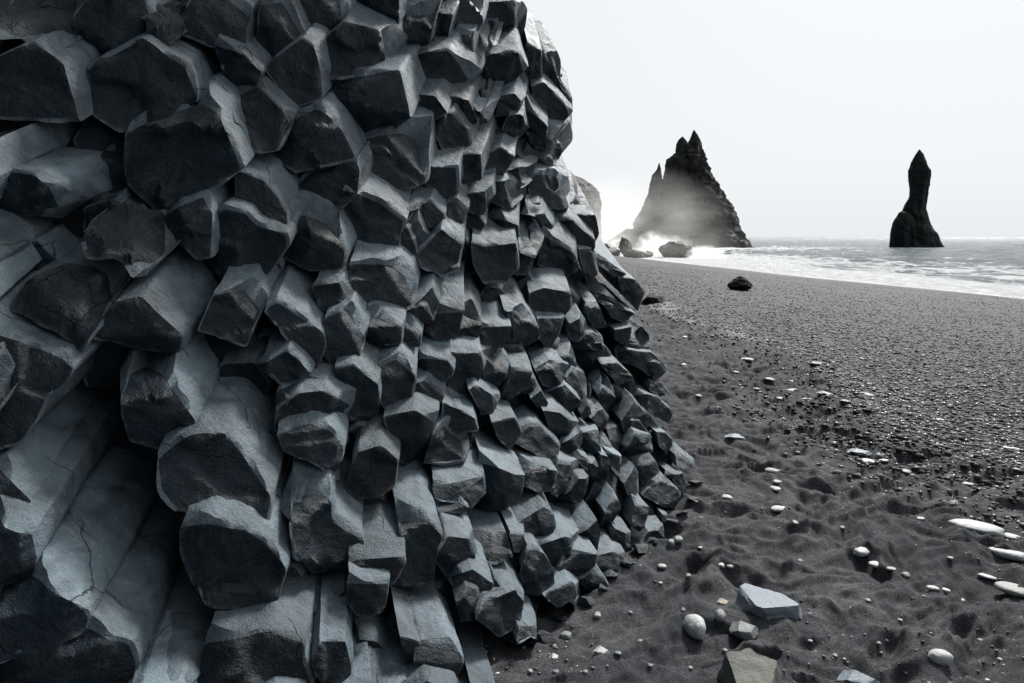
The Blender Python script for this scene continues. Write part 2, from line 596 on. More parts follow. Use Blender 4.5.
# outlines of the column ends seen on the face
CAPS = '''
00u -60,-60 330,-60 340,120 300,208 150,185 0,150 -60,140
00 345,80 420,-20 640,-20 670,80 675,170 600,210 460,270 400,250 340,215
00u 655,-30 860,-30 830,150 780,190 720,200 680,170
00 405,320 460,280 640,190 825,305 885,455 740,525 610,575 545,590 425,510
00 -60,290 0,270 150,200 280,300 345,535 150,530 -60,520
01 -60,140 0,142 150,162 210,212 228,332 100,332 -60,330
02 -60,250 0,265 150,310 275,360 325,410 280,470 215,520 165,640 100,720 -60,760
02u 45,95 130,20 300,-60 480,-30 500,60 430,200 370,290 340,240 200,180 110,120
01u 475,340 570,205 740,320 745,500 680,570 600,610 560,540 400,520 380,450
px 126,133 148,116 194,101 215,116 236,168 215,183 165,210 158,209 128,183 125,162
px 164,213 203,197 211,215 209,256 196,258 178,240 168,225
11 150,350 200,320 300,340 340,390 470,430 475,480 410,580 350,645 230,650 150,570 140,470
11 255,150 380,185 440,260 480,340 480,430 430,420 340,360 290,320 260,270
px 290,120 318,108 334,123 348,149 352,158 320,165 297,171 285,161 277,148
px 227,99 257,86 289,119 276,148 262,150 246,146 228,107
10 150,200 280,250 365,330 345,385 220,435 205,380 185,290
10 15,150 20,60 60,-30 200,-20 298,55 292,150 285,248 215,250 160,210
10 365,30 470,10 555,165 540,195 420,280 350,240 365,120
10 420,280 555,185 605,220 635,330 640,440 520,480 480,430 400,320
10 500,-40 720,-40 740,100 650,180 600,160 540,50
px 324,44 343,24 385,34 397,64 393,69 331,77 326,67
px 324,81 397,73 407,118 378,135 358,135 326,103
px 358,141 405,131 422,135 424,182 388,190 361,165
px 350,-8 398,-5 397,25 357,23
20 190,290 300,245 400,238 470,300 520,360 460,430 330,422 225,370
20 180,60 340,50 315,200 285,240 180,150
20 345,60 420,70 395,190 320,200
20 405,190 430,150 510,160 510,270 480,285 420,230
20 510,280 600,250 715,245 760,340 720,410 640,420 560,370
20u 535,130 570,85 620,110 625,200 580,220
20 310,-30 530,-30 552,95 520,148 430,125 420,60 330,40
20 560,20 700,10 770,70 800,125 750,230 700,220 620,190 615,110
30 190,290 215,260 270,260 290,310 280,370 320,420 325,490 260,440 205,370
30 150,400 200,380 270,450 330,525 290,570 230,560 160,470
31 130,0 210,-40 310,-20 318,40 260,105 200,85 140,50
30 130,210 190,240 190,300 200,370 150,390 110,330 130,250
20u 500,400 560,380 610,500 550,510 500,460
20 680,530 740,530 760,620 720,650 650,590
20 220,430 340,440 390,510 330,545 280,540
20 400,440 490,460 530,550 480,590 390,500
20 330,540 420,520 490,600 500,683 380,683 330,600
20 640,440 700,430 745,480 690,520 620,530
20 760,490 850,580 840,683 780,650 760,560
px 345,192 360,196 380,204 402,221 395,252 373,250 348,245 341,222
11 600,140 790,100 810,140 800,250 740,300 690,290 590,270 520,220
11 485,330 560,330 690,380 745,520 730,580 590,590 480,530
21u 120,240 285,210 325,280 240,310 190,330
21 240,320 320,280 380,340 375,385 330,400 270,370
21 300,130 435,130 440,240 385,290 330,240 295,190
21 425,70 545,70 550,180 450,200 435,130
21 455,250 590,235 600,290 560,340 500,330
21 390,310 440,280 485,330 450,430 400,400
21 170,450 240,370 300,490 240,520 180,500
21 310,480 370,415 460,480 440,580 370,610 280,570 260,530
21 575,490 700,475 715,590 660,640 570,650 520,560 515,470
px 352,266 360,265 395,266 407,277 413,293 403,311 373,306 354,297
21u 720,470 790,380 830,470 800,530 740,510
21 620,350 720,390 720,470 650,400
21 590,200 660,190 750,270 740,300 660,310 600,270
21 660,150 720,130 800,170 780,220 730,220 670,200
21 560,80 640,40 700,80 660,150 590,140
21 760,330 830,330 880,400 880,450 800,370
31 150,240 170,160 250,160 330,210 335,270 345,310 260,310 180,300
31 340,345 430,345 445,400 455,480 400,420 360,380
31 250,370 330,370 430,460 430,500 340,510 280,460
31 200,430 260,470 340,520 350,590 280,640 180,570
31 360,500 430,500 450,600 400,640 370,560
31 450,530 490,550 570,610 530,630 460,570
32 540,-10 610,0 655,50 620,130 560,60
32 470,60 500,60 560,130 615,150 560,190 510,170
32 140,60 200,40 310,60 325,130 290,165 180,165 140,120
32 30,150 110,140 170,210 175,270 130,300 50,290
32 175,180 290,180 310,260 230,320 180,260
32 320,200 380,170 420,230 360,280 315,270
32 360,260 430,250 490,290 470,320 380,310
32 405,120 450,110 480,200 430,215 400,170
32 530,230 600,215 610,260 560,290 530,270
32u 565,285 640,215 680,260 685,325 620,320
32 540,310 640,330 690,330 760,400 710,450 640,400 560,360
32 690,460 740,470 770,510 730,530 680,500
32 620,510 720,540 800,610 790,640 700,620
22 310,190 350,155 465,150 440,260 350,280 300,230
22 470,155 515,155 555,200 530,290 450,260
22 555,220 685,215 670,290 640,330 560,330 535,290
22 215,140 320,90 350,155 305,220 260,190
22 185,160 215,170 275,260 270,300 195,310 180,230
22 25,170 60,165 185,210 180,290 60,300 20,270
22 225,380 300,360 395,370 420,420 400,460 310,450 240,460
22 385,335 550,340 570,410 540,470 480,530 410,490
22 560,340 640,340 690,410 640,490 570,470
22 80,410 180,370 245,440 225,560 120,585 85,530
12 715,415 790,400 900,480 905,560 880,640 780,640 760,560
22 250,480 310,455 385,510 380,560 330,580 270,540
22 500,500 530,480 640,550 650,600 560,610
23 300,190 340,60 400,30 470,80 530,110 500,180 400,205
22 385,565 515,630 530,680 440,690 380,640
23 120,-10 250,-35 345,20 320,110 290,195 240,205 185,190
23 0,150 90,125 165,190 155,300 90,345 0,350 -40,300 -30,200
23 180,470 310,470 372,535 345,610 335,745 250,750 150,745 200,630
24 -40,140 0,125 195,110 200,135 140,230 60,235 -40,230
24 -40,240 130,240 110,365 60,375 0,380 -40,330
23 345,300 420,290 560,260 570,330 500,400 430,370 350,360
23 365,380 440,365 490,400 440,450 370,470
23 360,600 400,535 520,550 535,640 510,700 420,720 360,650
23 570,200 690,250 745,270 740,360 660,430 560,420 580,320
23 740,205 890,238 870,320 810,325 755,295
24 545,60 680,45 690,110 620,140 540,130
23 690,520 765,530 760,600 700,600
33 90,470 200,400 250,440 270,500 260,530 140,590
34 180,65 290,20 375,40 370,85 290,100 250,160 210,130
34 140,90 175,80 240,165 250,240 190,280 140,260 120,190
34 275,160 310,100 440,100 430,150 350,220 290,215
34 450,110 510,90 575,110 580,150 530,195 480,210 445,150
34 365,220 440,165 500,250 430,270
34 210,290 320,225 435,320 380,350 310,310 270,340
24 255,530 290,510 405,510 463,580 425,690 330,690 250,600
24 190,485 270,505 240,600 215,590
24 545,390 580,320 700,265 775,350 740,420 640,470
24 445,330 490,270 560,300 545,390 470,400
24 510,170 600,230 570,290 440,270 420,200
24 590,290 620,230 660,290 610,320
24u 725,425 810,430 850,495 770,470 715,500
px 161,460 180,444 196,437 224,436 240,455 266,495 262,521 235,521 205,514 180,508 165,490
px 183,535 208,528 246,534 264,546 283,568 275,598 269,606 213,605 196,588 183,560
14 130,510 260,490 400,455 560,510 545,580 590,690 560,740 90,740 100,620
14 640,500 750,500 775,600 780,690 650,690 605,590
13 455,70 600,20 690,60 740,130 720,230 680,240 630,200 540,170 480,140
13 505,390 595,375 605,348 680,345 710,470 820,540 815,640 750,670 640,690 530,610
12 450,600 540,520 650,510 790,575 775,640 640,650 440,690
12u 455,490 590,440 650,460 640,510 520,530 455,600
12 665,180 770,140 840,260 800,370 710,390 655,340
12 615,30 730,15 775,110 680,150 640,130
12 395,150 450,110 500,140 640,240 655,290 610,415 540,370 490,260
12 95,230 160,80 300,50 370,140 330,210 300,290 200,260
12 370,395 490,330 540,370 590,430 460,475
02 430,230 520,110 640,80 720,160 820,250 800,330 630,310 450,260
02 560,380 640,330 740,420 770,480 880,640 860,720 740,760 600,720 560,600
04 -60,-60 0,-35 130,25 150,130 115,220 0,245 -60,240
04 -60,245 115,225 340,320 390,390 370,455 200,520 -60,600
04 -60,625 180,535 370,460 570,520 600,600 590,700 400,760 -60,760
04 600,720 780,700 900,740 880,860 700,860
14 780,760 890,740 900,850 800,850
24 -80,740 50,720 60,800 -60,820
24 90,740 240,720 260,820 120,840
24 520,740 620,720 640,800 540,820
33 85,90 150,30 190,30 275,120 250,195 180,160
23 610,20 700,0 735,60 690,130 640,90
33 280,200 360,215 380,250 270,350 240,330 265,240
33 320,330 360,270 405,270 400,320 370,375 300,360
33 480,420 530,340 550,390 545,450 500,490
33 370,530 440,460 455,520 440,590 400,600
33 200,-40 270,-30 370,45 290,105 230,60
33 290,110 370,50 370,110 320,160
33 380,60 460,60 455,140 430,150 375,110
33 370,160 410,180 400,230 350,190
33 410,200 450,200 440,270 400,250
33 460,160 495,170 500,270 450,260
33 495,150 560,180 550,240 500,200
33 580,130 620,60 695,85 690,150 620,190 585,180
33 620,200 690,160 720,230 650,290
33 570,290 620,220 640,250 635,330 590,340
33 680,310 760,270 820,330 830,390 740,390 650,340
33 780,250 830,250 845,290 820,330
33u 800,160 820,130 895,190 860,245 810,210
33 720,60 760,60 810,110 780,150 730,120
33 620,370 680,400 650,500 600,480
33 680,510 760,500 740,570 640,580
33 530,500 610,530 600,580 520,540
33 740,430 775,440 770,500 745,470
33 590,0 640,10 690,80 600,110
32 60,420 145,420 130,490 20,560 15,540
32 90,510 150,430 175,480 130,520
32 165,410 230,380 320,420 270,490 200,480
32 265,360 340,330 355,400 320,420
32 305,450 340,410 420,480 410,540 370,550
32 230,510 300,480 370,560 340,600 270,580
32 450,520 490,450 525,510 520,550 470,570
32 140,540 185,505 215,560 190,610
32 370,610 410,550 415,610 380,630
32 415,630 470,590 520,660 480,683
32 560,640 620,550 690,640 650,690 570,690
32 470,390 530,380 600,440 540,480
'''


def build_cliff():
    root = bpy.data.objects.new('basalt_cliff', None)
    root.location = (0, 0, 0)
    COL.objects.link(root)
    tag(root, 'tall dark cliff of jutting hexagonal basalt columns standing on black sand', 'cliff')
    rng = np.random.default_rng(11)
    cols = []
    traced = []
    for line in CAPS.strip().splitlines():
        w = line.split()
        key = w[0]; mode = 'u' if key.endswith('u') else ''
        key = key.rstrip('u')
        x0, y0, s = TILES[key]
        poly = np.array([[float(v) for v in q.split(',')] for q in w[1:]])
        poly = poly / s + np.array([x0, y0])
        # a little larger, so that neighbours touch
        c = poly.mean(0)
        poly = c + (poly - c) * 1.12
        area = 0.5 * abs(np.dot(poly[:, 0], np.roll(poly[:, 1], -1)) - np.dot(poly[:, 1], np.roll(poly[:, 0], -1)))
        traced.append(poly)
        inside = 0 < c[0] < 700 and 0 < c[1] < 683
        cols.append((area if inside else 0, column_from_outline(poly, mode, 0.0, rng)))
    # columns set further back that fill the joints, and those beyond the picture's edge
    rest = []
    y = -330.0
    row = 0
    while y < 900:
        x = -420.0 + (row % 2) * 20
        while x < 690:
            d = face_depth(min(max(x, -200), 660), min(max(y, -100), 690))[0]
            step = 0.205 * F / d
            jx, jy = x + rng.uniform(-.25, .25) * step, y + rng.uniform(-.25, .25) * step
            x += step
            lim = sil(jy) - 0.62 * step
            if jx > lim or (15 < jx < 225 and 385 < jy < 700):
                continue
            n = int(rng.integers(5, 8))
            ang = np.sort((np.arange(n) + rng.uniform(-.25, .25, n)) / n * 2 * math.pi)
            rr = step * 0.60 * rng.uniform(0.85, 1.12, n)
            poly = np.stack([jx + rr * np.cos(ang), jy + rr * np.sin(ang)], 1)
            inframe = -10 < jx < 690 and -10 < jy < 690
            col = column_from_outline(poly, '', -0.12 - rng.uniform(0, .06) if inframe else rng.uniform(-.06, .06), rng, 0.6)
            if jx > sil(jy) - 80 and inframe:      # shafts by the right edge painted dark to offset their sunlit pallor
                col = (col[0], col[1], [0] * len(col[2]))
            rest.append(col)
        d = face_depth(100, min(max(y, -100), 690))[0]
        y += 0.19 * F / face_depth(300, min(max(y, -100), 690))[0]
        row += 1
    # the side that turns away from the camera
    for yy in np.arange(5.2, 13, 0.2):
        for zz in np.arange(-0.1, 4.2, 0.19):
            X = np.interp(yy, [5.2, 7, 9, 13], [0.85, 0.6, 0.1, -0.8]) - 0.34 * zz + rng.uniform(-.05, .05)
            R = unit(np.array([-0.85, 0.1, 0.35]) + rng.normal(size=3) * 0.06)
            n = unit(-R + rng.normal(size=3) * 0.15)
            e1 = unit(np.cross(R, [0, 0, 1.0])); e2 = np.cross(R, e1)
            k = int(rng.integers(5, 8))
            ang = (np.arange(k) + rng.uniform(-.2, .2, k)) / k * 2 * math.pi
            rr = 0.125 * rng.uniform(.85, 1.1, k)
            C = np.array([X, yy + rng.uniform(-.04, .04), zz + rng.uniform(-.04, .04)])
            for _ in range(60):
                qx, qy, qd = project(C)
                if qx + 0.17 * F / qd < min(sil(qy), sil(qy + 12), sil(qy - 25)):
                    break
                C[0] -= 0.04
            pl = resample(np.stack([rr * np.cos(ang), rr * np.sin(ang)], 1), 24)
            tip = C + pl[:, :1] * e1 + pl[:, 1:] * e2
            V, f, mi = build_column(tip, R, n, rng, 0.6)
            rest.append((V, f, [0] * len(mi)))  # shafts on this side painted dark too, to hold down the sunlight
    cols.sort(key=lambda q: -q[0])
    for a, (V, f, mi) in cols[:100]:
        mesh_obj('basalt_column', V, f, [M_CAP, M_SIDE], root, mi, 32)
    VV, FF, MI, base = [], [], [], 0
    for V, f, mi in [q[1] for q in cols[100:]] + rest:
        VV.append(V); MI += mi
        FF += [tuple(i + base for i in q) for q in f]
        base += len(V)
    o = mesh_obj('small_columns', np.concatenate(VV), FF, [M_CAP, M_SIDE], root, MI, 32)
    tag(o, kind='stuff')
    # solid rock behind the columns
    xs = np.arange(-700, 701, 14.0); ys = np.arange(-420, 941, 14.0)
    gx, gy = np.meshgrid(xs, ys)
    lim = np.minimum(np.minimum(sil(gy), sil(gy + 14)), sil(gy - 14)) - 26
    t = (gx + 700) / 1400.0
    qx = -700 + t * (lim + 700)
    d = face_depth(np.clip(qx, -200, 660).ravel(), np.clip(gy, -100, 690).ravel()) + 0.42
    d = d + 0.05 * noise2(qx.ravel() / 40, gy.ravel() / 40, 5)
    P = np.array([at(a, b, c) for a, b, c in zip(qx.ravel(), gy.ravel(), d)])
    nr, nc = gx.shape
    idx = np.arange(nr * nc).reshape(nr, nc)
    # carry the right edge back along the hidden side of the cliff
    ext = []
    E = P.reshape(nr, nc, 3)[:, -1]
    for k in range(1, 9):
        q = E.copy(); q[:, 1] += k * 1.1; q[:, 0] -= 0.42 * k + 0.01 * k * k + 0.1
        ext.append(q)
    G = np.concatenate([P.reshape(nr, nc, 3)] + [e[:, None] for e in ext], 1)
    nr, nc = G.shape[:2]
    idx = np.arange(nr * nc).reshape(nr, nc)
    fc = np.stack([idx[:-1, :-1], idx[1:, :-1], idx[1:, 1:], idx[:-1, 1:]], -1).reshape(-1, 4)
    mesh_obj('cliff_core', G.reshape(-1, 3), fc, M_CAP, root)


build_cliff()

# ------------------------------------------------------------------ beach
XS_Y = [0, 30, 55, 75, 109, 164, 230, 320, 450]
XS_X = [46, 44, 41, 37, 33, 26, 16, -5, -60]


def shore(y):
    return np.interp(y, XS_Y, XS_X)


def beach_z(x, y, detail=True):
    x = np.asarray(x, float); y = np.asarray(y, float)
    xs = shore(y)
    e0 = 3.3 + 0.35 * noise2(y * 0.35, y * 0.0 + 2, 21) + 0.15 * noise2(y * 1.3, y * 0 + 7, 22)
    t = (x - e0) / np.maximum(xs - e0, 6)
    z = SEA_Z * np.clip(t, 0, 1.6)
    z = z + 0.04 * np.clip((2.0 - x) / 2, -0.3, 1.5)
    if detail:
        r = np.sqrt(x * x + y * y)
        sand = 1 - sstep(-0.3, 0.5, x - e0)
        # trampled, wind-worked sand
        wx = x + 0.12 * rnoise(x * 2.1, y * 2.1, .4, 31) + 0.03 * rnoise(x * 8, y * 8, .2, 33); wy = y + 0.12 * rnoise(x * 2.3, y * 2.3, 1.1, 32) + 0.03 * rnoise(x * 8, y * 8, 1.2, 34)
        # wind ripples run slantwise
        u_ = 0.85 * wx + 0.53 * wy; v_ = -0.53 * wx + 0.85 * wy
        wx, wy = u_ * 0.8, v_ * 1.15
        a = rnoise(wx * 2.6, wy * 3.6, .3, 41)
        b = rnoise(wx * 6.0 + 5, wy * 8.0, 1.0, 42)
        c = rnoise(wx * 14 + 3, wy * 17, .7, 43)
        hum = 0.028 * (0.5 - np.abs(a)) * 2 + 0.018 * (0.5 - np.abs(b)) * 2 + 0.013 * c - 0.006 * sstep(0.1, 0.5, rnoise(wx * 10 + 8, wy * 13, .9, 48))
        hum = hum + 0.0045 * rnoise(wx * 27 + 4, wy * 30, .2, 45) * (r < 14)
        hum = hum + (0.0016 * rnoise(x * 48, y * 48, .5, 44) + 0.0012 * rnoise(x * 100, y * 100, .8, 46)) * (r < 9)
        dent = -0.035 * sstep(0.42, 0.75, rnoise(wx * 2.9 + 11, wy * 3.9 + 4, .6, 47))
        z = z + (hum + dent) * (0.25 + 0.75 * sand) * (0.6 + 0.6 * sstep(-0.2, 1.2, x))
        # the low scarp where the gravel starts
        z = z + 0.07 * np.exp(-((x - e0 - 0.25) / 0.22) ** 2) * (0.6 + 0.5 * noise2(y * 1.1, y * 0, 51))
        z = z + 0.05 * noise2(x * 0.35, y * 0.2, 52) * sstep(3, 8, x)
        z = z + 0.02 * noise2(x * 1.6, y * 1.2, 53) * sstep(3, 5, x) * (r < 60)
    return z


def build_beach():
    rr = np.concatenate([0.35 * 1.03 ** np.arange(0, 53), 1.68 * 1.004 ** np.arange(0, 420), 8.98 * 1.0085 ** np.arange(0, 458)])
    an = np.radians(np.concatenate([np.arange(-115, -20, 1.0), np.arange(-20, 52, 0.115), np.arange(52, 116, 1.0)]))
    R, A = np.meshgrid(rr, an, indexing='ij')
    x = (R * np.sin(A)).ravel(); y = (R * np.cos(A)).ravel()
    z = beach_z(x, y)
    z = np.maximum(z, SEA_Z - 2.5)
    nr, nc = R.shape
    idx = np.arange(nr * nc).reshape(nr, nc)
    fc = np.stack([idx[:-1, :-1], idx[:-1, 1:], idx[1:, 1:], idx[1:, :-1]], -1).reshape(-1, 4)[:, ::-1]
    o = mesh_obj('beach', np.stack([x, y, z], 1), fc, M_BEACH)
    tag(o, kind='structure')
    e0 = 3.3 + 0.35 * noise2(y * 0.35, y * 0.0 + 2, 21) + 0.15 * noise2(y * 1.3, y * 0 + 7, 22)
    add_attr(o, 'gravel', sstep(-0.5, 0.6, x - e0 + 0.35 * noise2(x * 3, y * 3, 61) + 0.25 * noise2(x * 11, y * 11, 63)))
    wet_dark = sstep(0.80, 0.97, (x - 3.3) / (shore(y) - 3.3) + 0.03 * noise2(x * .15, y * .15, 62))  # wet foreshore near the water
    strip = sstep(0.0, 0.25, x - e0) * (1 - sstep(0.5, 1.3, x - e0)) * sstep(-0.25, 0.35, rnoise(x * 1.3, y * 0.7, .4, 64))  # strip along the gravel edge, simply darker and glossier
    add_attr(o, 'wet_dark', np.maximum(wet_dark, 0.28 * strip))


build_beach()


def ground_hit(px, py):
    r = ray(px, py)
    t = 1.004 ** np.arange(0, 1500)
    p = EYE[None] + r[None] * t[:, None]
    below = p[:, 2] <= beach_z(p[:, 0], p[:, 1])
    i = int(np.argmax(below))
    return p[i], t[i]


# ------------------------------------------------------------------ stones
def ico(sub):
    import bmesh
    bm = bmesh.new()
    bmesh.ops.create_icosphere(bm, subdivisions=sub, radius=1.0)
    v = np.array([q.co[:] for q in bm.verts]); f = np.array([[w.index for w in q.verts] for q in bm.faces])
    bm.free()
    return v, f


ICO = {k: ico(k) for k in (1, 2, 3, 4, 5)}


def pebble_geo(rng, sub=3, lump=0.16):
    v, f = ICO[sub]
    off = rng.uniform(-40, 40, 3)
    k = 1 + lump * noise3(v * 0.9 + off, 3) + lump * 0.5 * noise3(v * 2.0 + off, 4) + 0.012 * noise3(v * 7 + off, 5)
    return v * k[:, None], f


def angular_geo(rng, cuts=9, sub=4, lo=0.45, hi=0.85, planes=None):
    v, f = ICO[sub]
    p = v.copy() * 1.1
    pl = planes or [(unit(rng.normal(size=3)), rng.uniform(lo, hi)) for _ in range(cuts)]
    for n, d in pl:
        n = unit(np.array(n, float))
        s = p @ n - d
        p = p - np.maximum(s, 0)[:, None] * n
    off = rng.uniform(-40, 40, 3)
    p = p + v * (0.04 * noise3(p * 3.5 + off, 3) + 0.018 * noise3(p * 11 + off, 4))[:, None]
    return p, f


PEB = np.random.default_rng(5)


def place_stone(name, px, py, w, h, mat, geo='pebble', rot=None, sink=0.42, aspect=None, yaw_len=1.0, lean=None):
    """px, py: middle of the stone in the photo; w, h: its seen width and height in pixels."""
    p, d = ground_hit(px, py + h * 0.30)
    W = w / F * d
    H = h / F * d
    elev = math.atan2(EYE[2] - p[2], math.hypot(p[0], p[1]))
    # seen height = depth*sin(elev) + height*cos(elev)
    height = H * 0.52 / max(0.5, math.cos(elev)) if aspect is None else W * aspect
    depth = max(W * 0.45, min(W * 1.3, (H - height * math.cos(elev) * 0.75) / max(0.12, math.sin(elev))))
    if geo == 'smooth':
        v, f = pebble_geo(PEB, 4, 0.10)
        v = v * (1 + 0.12 * v[:, :1])
        sharp = None
    elif geo == 'pebble':
        v, f = pebble_geo(PEB, 3, 0.30)
        v = np.sign(v) * np.abs(v) ** 0.8
        sharp = None
    else:
        v, f = geo(PEB) if callable(geo) else angular_geo(PEB)
        sharp = 28
    v = v / np.abs(v).max(0)
    v = v * np.array([W / 2, depth / 2, height / 2 * 1.15])
    a = rot if rot is not None else PEB.uniform(-0.35, 0.35)
    yaw = -math.atan2(p[0], p[1])
    if lean:
        c, s = math.cos(lean), math.sin(lean)
        v = np.stack([v[:, 0] * c - v[:, 2] * s, v[:, 1], v[:, 0] * s + v[:, 2] * c], 1)
    a = a * min(1, depth / W) + yaw
    c, s = math.cos(a), math.sin(a)
    v = np.stack([v[:, 0] * c - v[:, 1] * s, v[:, 0] * s + v[:, 1] * c, v[:, 2]], 1)
    zmin = v[:, 2].min()
    o = mesh_obj(name, v, f, mat, None, None, sharp)
    g = float(beach_z(np.array([p[0]]), np.array([p[1]]))[0])
    o.location = (p[0], p[1], g - zmin * (1 - 2 * sink))
    return o


def flat_block(rng):
    return angular_geo(rng, planes=[((0, 0.1, 1), .42), ((-.75, -.5, .25), .62), ((.62, -.62, .1), .55), ((.95, .1, .1), .82), ((0, 1, .1), .6),
                                    ((-.2, -.9, -.1), .62), ((-1, .3, 0), .88), ((.2, -.3, -1), .5), ((.5, .7, .35), .7)])


def slab(rng):
    return angular_geo(rng, planes=[((.1, -.25, 1), .40), ((-.9, -.2, .15), .66), ((.8, -.3, .3), .78), ((.4, .9, .1), .75), ((-.4, .9, .2), .7),
                                    ((0, -1, 0), .85), ((0, 0, -1), .5)])


def wedge(rng):
    return angular_geo(rng, planes=[((.2, -.4, 1), .38), ((-.8, .2, .5), .5), ((.7, -.6, .3), .6), ((0, -1, .1), .6), ((.5, .8, .4), .55), ((-.5, -.7, -.1), .7)])


def cone_rock(rng):
    v, f = ICO[5]
    h = np.clip((v[:, 2] + 0.3) / 1.3, 0, 1)
    p = v.copy()
    p[:, :2] *= (1.05 - 0.55 * h)[:, None]
    k = 0.07 * (1 - 2 * np.abs(noise3(v * 2.1 + 3, 8))) + 0.06 * noise3(v * 5 + 1, 9) + 0.04 * noise3(v * 12, 10)
    return p * (1 + k)[:, None], f


tag(place_stone('angular_rock', 767, 603, 66, 38, M_BLUE, flat_block, rot=-0.25, sink=0.12), 'angular blue-grey rock with flat pale top, behind the green-grey slab', 'rock')
tag(place_stone('rock_slab', 748, 672, 66, 52, M_GREEN, slab, rot=0.2, sink=0.2), 'large green-grey slab of rock lying in front of the angular blue-grey rock', 'rock')
tag(place_stone('half_buried_stone', 857, 680, 42, 26, M_BLUE, wedge, sink=0.2), 'blue-grey stone half buried at the bottom edge of the photo', 'stone')
tag(place_stone('broken_stone', 743, 631, 30, 24, M_GREY, wedge, sink=0.15), 'rough grey broken stone lying between white egg-shaped stone and slab', 'stone')
tag(place_stone('tan_stone', 723, 600, 17, 12, M_TAN, wedge), 'small yellowish tan stone beside the angular blue-grey rock', 'stone')
tag(place_stone('egg_stone', 693, 626, 25, 27, M_WHITE, 'smooth', rot=0.5, sink=0.1, lean=0.35), 'smooth white egg-shaped stone left of the rough grey broken stone', 'stone')
tag(place_stone('round_stone', 719, 617, 13, 14, M_GREY, 'smooth', sink=0.1), 'small round grey pebble between the white egg stone and tan stone', 'stone')
tag(place_stone('drop_stone', 939, 652, 20, 21, M_WHITE, 'smooth', rot=-0.9), 'white drop-shaped pebble alone on dark sand near the bottom right', 'stone')
tag(place_stone('flat_white_stone', 978, 525, 52, 15, M_WHITE, rot=-0.2), 'long flat white stone, the largest white one on the sand', 'stone')
tag(place_stone('flat_white_stone', 1012, 536, 15, 7, M_WHITE), 'small white chip touching the end of the longest flat white stone', 'stone')
tag(place_stone('flat_white_stone', 1010, 551, 38, 12, M_WHITE, rot=0.15), 'white wedge-like stone cut by the photo edge below the longest stone', 'stone')
tag(place_stone('cobble', 1012, 586, 38, 15, M_PALE, 'smooth', rot=-0.1), 'long rounded cream cobble at the right edge with a shaded underside', 'stone')
tag(place_stone('flat_white_stone', 986, 576, 18, 6, M_WHITE, rot=-0.2), 'thin white stone at the tip of the rounded cream cobble', 'stone')
tag(place_stone('row_stone', 861, 553, 17, 11, M_WHITE), 'white pebble, biggest and first of the slanting row of four', 'stone')
tag(place_stone('row_stone', 876, 563, 15, 7, M_WHITE), 'white pebble second from the top in the slanting row of four', 'stone')
tag(place_stone('row_stone', 891, 569, 9, 5, M_PALE), 'pale pebble third from the top in the slanting row of four', 'stone')
tag(place_stone('row_stone', 905, 575, 9, 7, M_GREY), 'greyish pebble at the lower end of the slanting row of four', 'stone')
tag(place_stone('paired_stone', 933, 588, 12, 6, M_WHITE), 'white oval pebble, left one of a touching pair', 'stone')
tag(place_stone('paired_stone', 944, 589, 13, 5, M_WHITE), 'flat white pebble, right one of a touching pair', 'stone')
tag(place_stone('flat_dark_stone', 859, 450, 25, 9, M_BLUE, wedge), 'flat blue-grey stone on sand behind two small white pebbles', 'stone')
tag(place_stone('flat_dark_stone', 737, 434, 28, 9, M_BLUE, wedge), 'flat blue-grey stone on the sand just right of the cliff', 'stone')
tag(place_stone('foot_stone', 671, 541, 8, 14, M_GREY), 'upright grey pebble leaning at the foot of the cliff', 'stone')
tag(place_stone('foot_stone', 678, 538, 10, 8, M_GREY), 'rounded grey pebble beside the upright one at the cliff foot', 'stone')
tag(place_stone('foot_stone', 601, 647, 18, 15, M_WHITE, wedge), 'white angular pebble, largest of those on the shaded sand by the cliff', 'stone')
tag(place_stone('foot_stone', 554, 654, 11, 12, M_WHITE, wedge), 'white blocky pebble on the shaded sand nearest the column feet', 'stone')
tag(place_stone('foot_stone', 597, 614, 8, 10, M_PALE), 'pale oval pebble just below the lowest broken columns', 'stone')
tag(place_stone('foot_stone', 566, 634, 12, 9, M_GREY), 'dull dark grey pebble on the shaded sand by the cliff', 'stone')
for px, py, w, h in [(640, 547, 22, 14), (612, 574, 20, 14), (668, 522, 18, 13), (588, 602, 22, 14), (560, 616, 18, 12), (545, 636, 24, 14), (691, 498, 14, 10), (683, 514, 12, 10),
                     (654, 540, 14, 10), (626, 562, 16, 10), (602, 588, 14, 9), (697, 482, 13, 9)]:
    tag(place_stone('fallen_rock', px, py, w, h, M_CAP, lambda r: angular_geo(r, 11, 4, .4, .8), rot=PEB.uniform(-1, 1), sink=0.2), 'dark broken piece of basalt lying at the foot of the cliff', 'rock', 'broken basalt at the cliff foot')
for px, py, w, h, m in [(777, 508, 17, 10, M_WHITE), (775, 487, 15, 8, M_WHITE), (777, 481, 9, 5, M_PALE), (772, 470, 14, 6, M_PALE), (726, 497, 13, 7, M_WHITE),
                        (868, 461, 12, 6, M_WHITE), (883, 459, 10, 5, M_WHITE), (905, 472, 12, 5, M_PALE), (968, 484, 11, 5, M_PALE)]:
    tag(place_stone('white_pebble', px, py, w, h, m), 'pale flattish pebble on the grey middle sand beyond the rocks', 'pebble', 'pale pebbles on the middle sand')
